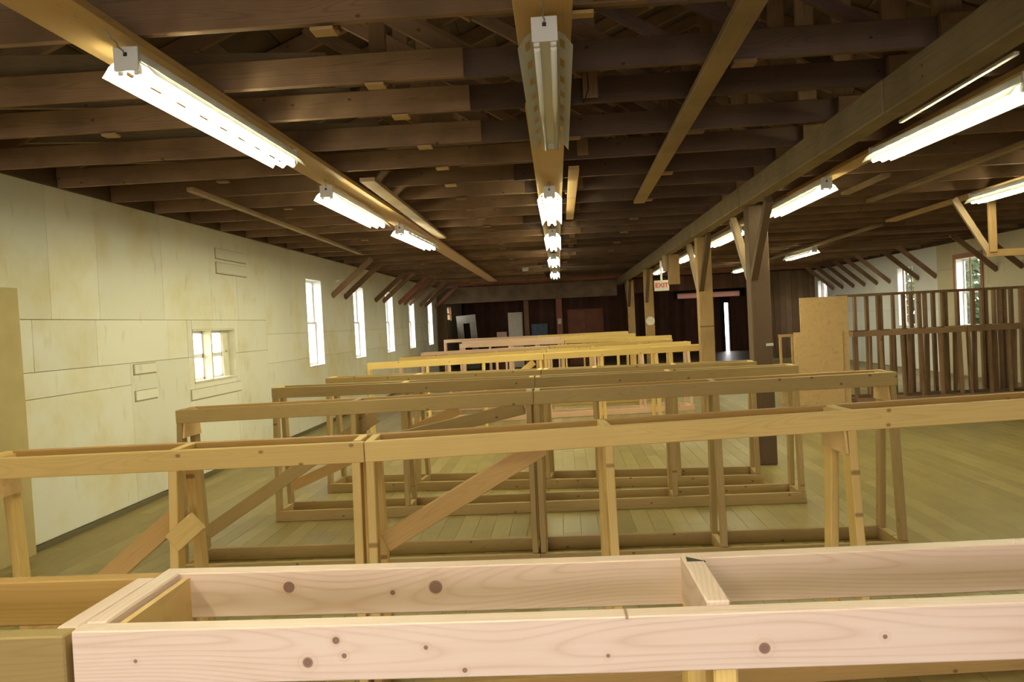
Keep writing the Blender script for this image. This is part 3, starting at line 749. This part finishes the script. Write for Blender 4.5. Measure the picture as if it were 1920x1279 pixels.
shop_light(-.05, 7.52, zt, 'first lit centre lamp, next beyond the unlit shop light')
shop_light(-.06, 11.0, zt, 'second lit centre lamp from the viewer', yaw=0)
shop_light(-.08, 15.0, zt, 'third lit centre lamp from the viewer')
shop_light(-.09, 19.0, zt - .03, 'farthest lit centre lamp above the header beam')
shop_light(-1.745, 3.36, zt, 'big lit shop light under the left plank, nearest the viewer', chain=((-.03, -.09, 0), (0, .05, 0)))
shop_light(-1.88, 6.75, zt - .01, 'second lit lamp along the left plank')
shop_light(-1.83, 9.6, zt - .01, 'third lit lamp along the left plank, farthest of that row', yaw=-.03)
shop_light(2.60, 4.66, zt, 'longest-looking lit lamp right of the centre beam, cut by the picture edge', yaw=.03, tilt=.01)
shop_light(2.56, 8.0, zt, 'second lit lamp right of the beam, beside the nearest post')
shop_light(2.58, 12.0, zt, 'third lit lamp right of the beam, between the two nearest posts')
shop_light(2.57, 15.9, zt, 'fourth lit lamp right of the beam, beside the hanging stub')
shop_light(2.57, 20.2, zt, 'farthest lit lamp right of the beam, above the exit sign')
shop_light(4.78, 7.75, zt, 'lit lamp over the hanging frame on the right')
shop_light(5.12, 16.9, zt, 'lit lamp in front of the far right wall corner', yaw=-.01)
shop_light(4.95, 21.6, zt, 'distant lit lamp peeping past the nearest post')
cd = tube('lamp_cord', [(.06, 4.25, 2.78), (.13, 4.28, 2.735), (.17, 4.33, 2.72), (.20, 4.36, 2.80), (.20, 4.36, 2.89)], .004, M['blackcord'], None, seg=6)
tag(cd, 'thin black cord looping beside the unlit shop light', 'cord')

jb = empty('ceiling_box', (-.78, 19.5, 2.84), 'small round pale junction box under the far trusses', 'junction box')
tube('body', [(-.78, 19.5, 2.83), (-.78, 19.5, 2.90)], .075, M['greycard'], jb, seg=16)
tube('cover', [(-.78, 19.5, 2.82), (-.78, 19.5, 2.83)], .06, M['white'], jb, seg=16)
# hanging frame at the right
hf = empty('hanging_rack', (4.95, 9.5, 2.14), 'tan timber rack hanging from the trusses at the far right', 'rack')
Y = 9.95
board('hanger', (5.05, Y, 2.15), (5.05, Y, 2.895), .085, .04, M['post_tan'], hf, up=(1, 0, 0))
board('brace', (5.02, Y + .03, 2.15), (4.64, Y + .03, 2.80), .075, .04, M['plank_old'], hf, up=(1, 0, 0))
board('bottom_rail', (4.98, Y + .02, 2.14), (7.4, Y + .02, 2.13), .085, .04, M['post_tan'], hf)
board('hanger', (7.38, Y, 2.13), (7.38, Y, 2.895), .085, .04, M['plank'], hf, up=(1, 0, 0))

# ------------------------------------------------------------------ table frames
TW, TT = .089, .038
def table(label, A, B, W, mats, crosses, splay=.09, braces=(), gussets=(), bow=(0, 0), legs=True, detail=True, mid=None):
    """A, B: left and right ends of the front top edge (x, y, z). crosses: distances from A. mats: (front, back, cross, leg, bottom)"""
    A, B = V(A), V(B); u = V((B.x - A.x, B.y - A.y, 0)); ln = u.length; u.normalize(); n = V((-u.y, u.x, 0))
    zl = lambda s: A.z + (B.z - A.z) * s / ln
    P = lambda s, nn, z: A + u * s + n * nn + V((0, 0, z - A.z))
    c = (A + B) / 2; r = empty('table_frame', (c.x + n.x * W / 2, c.y + n.y * W / 2, 0), label, 'table frame', 'rows of unfinished table frames')
    mf, mb, mc, ml, mbt = mats
    for nn, mt, bw in ((TT / 2, mf, bow[0]), (W - TT / 2, mb, bow[1])):
        if bw: bowed('top_rail', P(0, nn, A.z - TW / 2), P(ln, nn, B.z - TW / 2), TW, TT, mt, bw, mid or 0, r)
        else: board('top_rail', P(0, nn, A.z - TW / 2), P(ln, nn, B.z - TW / 2), TW, TT, mt, r)
    for s in crosses:
        z = zl(s)
        board('cross_piece', P(s, TT, z - TW / 2 + .001), P(s, W - TT, z - TW / 2 + .001), TW, TT, mc, r)
        if not legs: continue
        zb = .089
        ft, bt = P(s, .045, z - TW - .0), P(s, W - .045, z - TW - .0)
        ff, bf = P(s, .045 - splay, zb), P(s, W - .045 + splay, zb)
        board('leg', ff, ft, .082, TT, ml, r, up=n, c=.004)
        board('leg', bf, bt, .082, TT, ml, r, up=n, c=.004)
        board('bottom_cross', P(s, TT - splay, zb - TW / 2 - .001), P(s, W - TT + splay, zb - TW / 2 - .001), TW - .002, TT, mbt, r)
    if legs:
        for nn in (TT / 2 - splay, W - TT / 2 + splay):
            board('bottom_rail', P(0, nn, TW / 2), P(ln, nn, TW / 2), TW, TT, mbt, r)
    for s, d in gussets:
        z = zl(s); s2 = s + d * (TT / 2 + .008)
        pts = [P(s2, TT, z - .01), P(s2, W - TT, z - .01), P(s2, W - .02 + .02, z - .19), P(s2, -.00, z - .19)]
        if abs(u.y) < 2:
            ctr = sum(pts, V()) / 4; bm = bmesh.new(); lo = [bm.verts.new(p - ctr - u * .006) for p in pts]; hi = [bm.verts.new(p - ctr + u * .006) for p in pts]
            bm.faces.new(lo); bm.faces.new(hi[::-1])
            for k in range(4): bm.faces.new((lo[k], lo[(k + 1) % 4], hi[(k + 1) % 4], hi[k]))
            bmesh.ops.recalc_face_normals(bm, faces=bm.faces)
            me = bpy.data.meshes.new('gusset'); bm.to_mesh(me); bm.free(); me.materials.append(M['osb'])
            link('gusset', me, None, r, Matrix.Translation(ctr))
    for s0, z0, s1, z1, nn, mt in braces:
        board('brace', P(s0, nn, z0), P(s1, nn, z1), .089, TT, mt, r)
    return r
f, y_, o_, t_, g_, k_ = (M[x] for x in ('fresh', 'yellow', 'orange', 'tan', 'gold', 'pinkish'))
# row 1, right under the viewer
M['olive'] = wood('olive_brown_pine', (.35, .245, .10), (.24, .16, .06), knot=.2, vary=.1, rings=12, contrast=.4)
table('older yellow-brown table frame butting the pale nearest frame', (-3.25, 1.275, 1.134), (-.822, 1.272, 1.134), .34, (M['olive'], o_, f, y_, y_), (.02, 1.2, 2.41), gussets=((2.41, -1),))
table('pale pink-lit new pine table frame nearest the viewer', (-.81, 1.275, 1.14), (1.63, 1.31, 1.14), .345, (M['fresh_front'], M['fresh_back'], f, y_, y_), (.02, 1.04, 2.42), bow=(.006, .008), mid=-.30, gussets=((.025, 1),))
o = prism('notch', [(.212, 1.545), (.246, 1.545), (.214, 1.575)], 2, 1.1385, 1.1415, M['dark'], bpy.data.objects['table_frame.001'])
# row 2
table('yellow pine table frame in the second row, end at the left wall', (-2.56, 3.385, 1.131), (-.8775, 3.5165, 1.120), .28, (y_, o_, y_, y_, o_), (.03, .86, 1.65), gussets=((.03, 1),), braces=((.02, .17, .85, .84, .14, o_), (.86, .735, .97, .825, -.03, y_)))
table('long yellow pine table frame in the second row with a diagonal brace', (-.875, 3.518, 1.120), (2.35, 3.77, 1.160), .28, (y_, o_, y_, y_, o_), (.02, 1.06, 2.13, 3.18), gussets=((2.13, -1),), braces=((.05, .645, .78, 1.045, .14, o_),))
# row 3
table('tan table frame in the third row beside the white wall', (-2.64, 5.45, 1.123), (-.2075, 5.45, 1.145), .27, (t_, o_, t_, t_, t_), (.02, 1.22, 2.40), gussets=((.02, 1),), braces=((.10, .245, 1.34, 1.01, .16, t_), (1.25, .80, 2.36, 1.02, .20, t_)))
table('tan table frame in the third row in front of the nearest post', (-.205, 5.45, 1.145), (2.14, 5.45, 1.166), .27, (t_, o_, t_, t_, t_), (.02, 1.19, 2.32), gussets=((2.32, -1),))
# row 4
table('tan table frame in the fourth row toward the white wall', (-2.52, 6.98, 1.146), (-.2475, 6.98, 1.134), .28, (t_, t_, y_, t_, t_), (.02, 1.14, 2.24), splay=.06, braces=((.10, .27, 1.60, .88, .14, o_),))
table('tan table frame in the fourth row ending beyond the nearest post', (-.245, 6.98, 1.134), (1.95, 6.98, 1.135), .28, (t_, t_, y_, t_, t_), (.02, 1.13, 2.17), splay=.06)
# row 5
table('darker olive table frame in the fifth row toward the white wall', (-2.40, 8.20, 1.143), (-.22, 8.0, 1.138), .28, (t_, t_, y_, t_, t_), (.02, .93, 2.16), splay=.10)
table('darker olive table frame in the fifth row reaching the nearest post', (-.21, 8.0, 1.138), (1.80, 7.82, 1.133), .28, (t_, t_, y_, t_, t_), (.02, .5, 1.26, 1.98), splay=.10)
# row 6
table('golden pine table frame in the sixth row toward the white wall', (-2.78, 11.6, 1.132), (-.28, 11.95, 1.142), .30, (g_, g_, g_, g_, g_), (.02, .85, 1.66, 2.48), splay=.08, braces=((1.7, .5, 2.4, 1.02, .15, g_),))
table('golden pine table frame in the sixth row ending by the second post', (-.27, 11.95, 1.142), (2.22, 12.3, 1.152), .30, (g_, g_, g_, g_, g_), (.02, .85, 1.66, 2.46), splay=.08)
# row 7
table('table frame in the seventh row with a green-edged far rail, wall side', (-2.70, 13.5, 1.127), (-.27, 13.75, 1.14), .30, (g_, t_, g_, k_, k_), (.02, .82, 1.62, 2.40), splay=.08)
table('table frame in the seventh row ending past the second post', (-.26, 13.75, 1.14), (2.15, 14.0, 1.152), .30, (g_, t_, g_, k_, k_), (.02, .8, 1.6, 2.38), splay=.08)
table('pinkish table frame in the eighth row toward the white wall', (-2.68, 15.5, 1.129), (-.25, 15.7, 1.14), .30, (k_, k_, k_, k_, k_), (.02, .82, 1.62, 2.40), splay=.08)
table('pinkish table frame in the eighth row toward the posts', (-.24, 15.7, 1.14), (2.1, 15.9, 1.15), .30, (g_, g_, k_, g_, g_), (.02, .8, 1.6, 2.3), splay=.08)
table('pinkish table frame in the ninth row toward the white wall', (-2.31, 18.5, 1.195), (.05, 18.5, 1.178), .32, (k_, k_, k_, k_, k_), (.02, 1.18, 2.33), splay=.08)
table('golden table frame in the ninth row ending by the fourth post', (.06, 18.5, 1.178), (2.43, 18.5, 1.16), .32, (g_, g_, k_, g_, g_), (.02, 1.18, 2.35), splay=.08)
table('pinkish table frame in the tenth row toward the white wall', (-2.55, 21.0, 1.205), (-.05, 21.0, 1.20), .32, (k_, k_, k_, k_, k_), (.02, 1.2, 2.46), splay=.08)
table('golden table frame in the tenth row between the last two posts', (-.04, 21.0, 1.20), (1.86, 21.0, 1.195), .32, (g_, g_, k_, g_, g_), (.02, 1.0, 1.86), splay=.08)
table('farthest table frame, pinkish, wall side, below the leaning doors', (-3.36, 23.4, 1.228), (-.70, 23.4, 1.222), .34, (k_, k_, k_, k_, k_), (.02, 1.3, 2.62), splay=.08)
table('farthest table frame, golden, toward the last post', (-.69, 23.4, 1.222), (1.87, 23.4, 1.222), .34, (g_, g_, k_, g_, g_), (.02, 1.3, 2.52), splay=.08)

# ------------------------------------------------------------------ stud partition and its end panels on the right
br = M['brown']
sp_ = empty('stud_partition', (6.5, 14.9, 0), 'long brown stud partition standing along the right side', 'partition', None)
Y = 14.9
board('top_plate', (4.86, Y, 1.79), (8.42, Y, 1.79), .045, .09, br, sp_)
board('bottom_plate', (4.86, Y, .02), (8.42, Y, .02), .04, .09, br, sp_)
for x in (4.90, 5.16, 5.37, 5.56, 5.61, 5.82, 6.0, 6.13, 6.27, 6.37, 6.51, 6.67, 6.72, 6.92, 7.18, 7.33, 7.40, 7.54, 7.63, 7.71, 7.83, 7.99, 8.03, 8.2, 8.36):
    board('stud', (x, Y, .04), (x, Y + rnd.uniform(-.01, .01), 1.77), .04 + rnd.uniform(0, .012), .088, br, sp_, up=(1, 0, 0))
op = empty('end_panel', (4.4, 13.75, 0), 'tall strand-board end panel with a lower step, before the stud partition', 'panel')
box('upper_sheet', (3.90, 13.78, .02), (4.67, 13.80, 1.78), M['osb'], op)
box('lower_sheet', (3.78, 13.755, .02), (4.56, 13.775, 1.22), M['osb'], op)
board('edge_stud', (4.65, 13.86, 0), (4.65, 13.86, 1.77), .10, .04, br, op, up=(0, 1, 0))
board('edge_stud', (3.95, 13.86, 0), (3.95, 13.86, 1.78), .10, .04, br, op, up=(0, 1, 0))
lf = empty('small_stand', (3.9, 14.2, 0), 'small upright tan stand beside the strand-board panel', 'stand')
for x in (3.70, 3.90): board('upright', (x, 14.3, 0), (x, 14.3, 1.14), .038, .05, M['plank'], lf, up=(1, 0, 0))
for z in (1.16, .45): board('rung', (3.67, 14.3, z), (3.93, 14.3, z), .045, .05, M['plank'], lf)
table('brown table frame just right of the strand-board panel', (4.78, 13.9, 1.185), (6.60, 13.9, 1.185), .55, (br, br, M['plank'], br, br), (.02, .45, .80, 1.1, 1.4, 1.71), splay=.04)
table('brown table frame at the right edge before the stud partition', (6.61, 13.9, 1.19), (8.40, 13.9, 1.19), .55, (br, br, M['plank'], br, br), (.02, .35, .65, 1.0, 1.3, 1.75), splay=.04)

# ------------------------------------------------------------------ things at the far end
es = empty('exit_sign', (2.10, 16.6, 2.10), 'white exit sign with red letters hanging beyond the post stub', 'sign')
box('case', (1.885, 16.6, 2.10), (2.175, 16.63, 2.31), M['doorwhite'], es)
box('hanger', (2.01, 16.605, 2.31), (2.05, 16.625, 2.70), M['white'], es)
tx = bpy.data.curves.new('lettering', 'FONT'); tx.body = 'EXIT'; tx.size = .125; tx.align_x = 'CENTER'; tx.align_y = 'CENTER'; tx.extrude = .002; tx.offset = .003; tx.materials.append(M['red'])
tmp = bpy.data.objects.new('lettering_source', tx); tme = bpy.data.meshes.new_from_object(tmp); bpy.data.objects.remove(tmp); bpy.data.curves.remove(tx)
to = bpy.data.objects.new('lettering', tme); COL.objects.link(to); to.parent = es; to.rotation_euler = (math.pi / 2, 0, 0); to.location = (-.07, -.003, .105)

lp = empty('far_post', (-4.0, YE - .4, 0), 'dark brown post at the far end of the white wall under the header', 'post')
board('shaft', (-3.98, YE - .45, 0), (-3.98, YE - .45, 2.36), .30, .2, M['barn'], lp, up=(1, 0, 0))
for x, lab in ((-1.18, 'thin dark post in the store opening beside the cream cabinet'), (-.05, 'reddish post in the store opening with a white tag')):
    q = empty('store_post', (x, YE + .3, 0), lab, 'post')
    board('shaft', (x, YE + .3, 0), (x, YE + .3, 2.9), .16 if x < -1 else .20, .16, M['barn'] if x < -1 else M['truss_red'], q, up=(1, 0, 0))
    if x > -1: box('tag', (x - .06, YE + .205, 1.50), (x + .06, YE + .218, 1.68), M['doorwhite'], q)
def leaning_door(x, label):
    d = empty('leaning_door', (x, 30.5, 0), label, 'door')
    bx = boxes_mesh('leaf', [((-.36, -.02, 0), (-.12, .02, 2.0)), ((.12, -.02, 0), (.36, .02, 2.0)), ((-.12, -.02, 0), (.12, .02, .3)), ((-.12, -.02, 1.7), (.12, .02, 2.0)), ((-.12, .0, 1.0), (.12, .015, 1.1))], M['doorgrey'], d)
    bx.matrix_local = Matrix.Rotation(-.10, 4, 'X') @ Matrix.Rotation(-.06, 4, 'Y')
    return d
leaning_door(-3.42, 'pale door with a dark middle slot leaning in the dark store')
cbx = empty('cream_cabinet', (-1.6, 28.9, 0), 'tall cream cabinet in the store opening', 'cabinet')
box('body', (-1.85, 28.9, .05), (-1.36, 29.4, 1.98), M['creambox'], cbx); box('plinth', (-1.83, 28.92, 0), (-1.38, 29.38, .05), M['dark'], cbx)
box('door', (-1.84, 28.885, .08), (-1.37, 28.9, 1.95), M['creambox'], cbx)
pbx = empty('pink_box', (-2.05, 28.8, 0), 'pinkish card box on a stand beside the cream cabinet', 'box')
box('stand', (-2.28, 28.8, 0), (-1.92, 29.1, .95), M['barn_red'], pbx); box('carton', (-2.26, 28.78, .95), (-1.92, 29.1, 1.32), M['pink'], pbx)
blx = empty('blue_crate', (-.75, 29.2, 0), 'blue-grey crate on a dark stand between the store posts', 'crate')
box('stand', (-1.0, 29.2, 0), (-.5, 29.6, 1.05), M['barn_red'], blx); box('body', (-1.05, 29.18, 1.05), (-.5, 29.6, 1.5), M['blue'], blx); box('lid', (-1.07, 29.16, 1.5), (-.48, 29.62, 1.54), M['blue'], blx)
ch_ = empty('brown_cupboard', (1.0, 30.5, 0), 'wide reddish-brown cupboard at the back of the store', 'cupboard')
box('body', (.25, 30.5, 0), (1.55, 31.0, 2.0), M['truss_red'], ch_)
for k in range(2): box('door', (.28 + k * .63, 30.47, .1), (.88 + k * .63, 30.5, 1.95), M['truss_red'], ch_)
# ------------------------------------------------------------------ greenery outside the right windows
def tree(x, y, h, label):
    t = empty('tree', (x, y, -.7), label, 'tree', 'trees outside the right wall')
    tube('trunk', [(x, y, -.7), (x + .05, y, .6), (x, y + .05, h * .6)], .12, M['bark'], t, seg=8)
    bm = bmesh.new(); r2 = random.Random(int(x * 100 + y * 10))
    for k in range(1500):
        a = r2.uniform(0, 6.283); z = r2.uniform(-.9, 1); rr = math.sqrt(1 - z * z) * r2.uniform(.5, 1)
        c = V((rr * math.cos(a) * 1.5, rr * math.sin(a) * 1.5, h * .65 + z * h * .42))
        d1_ = V((r2.gauss(0, 1), r2.gauss(0, 1), r2.gauss(0, 1))).normalized() * .16; d2_ = d1_.orthogonal().normalized() * .07
        q = [bm.verts.new(c + e) for e in (-d1_, d2_, d1_, -d2_)]; bm.faces.new(q)
    me = bpy.data.meshes.new('foliage'); bm.to_mesh(me); bm.free(); me.materials.append(M['foliage'])
    o = link('foliage', me, None, t, Matrix.Translation((x, y, -.2))); o['kind'] = 'stuff'
tree(10.9, 21.0, 3.4, 'leafy tree outside the red-trimmed window')
tree(11.0, 24.8, 3.2, 'leafy tree outside the barred middle window of the right wall')
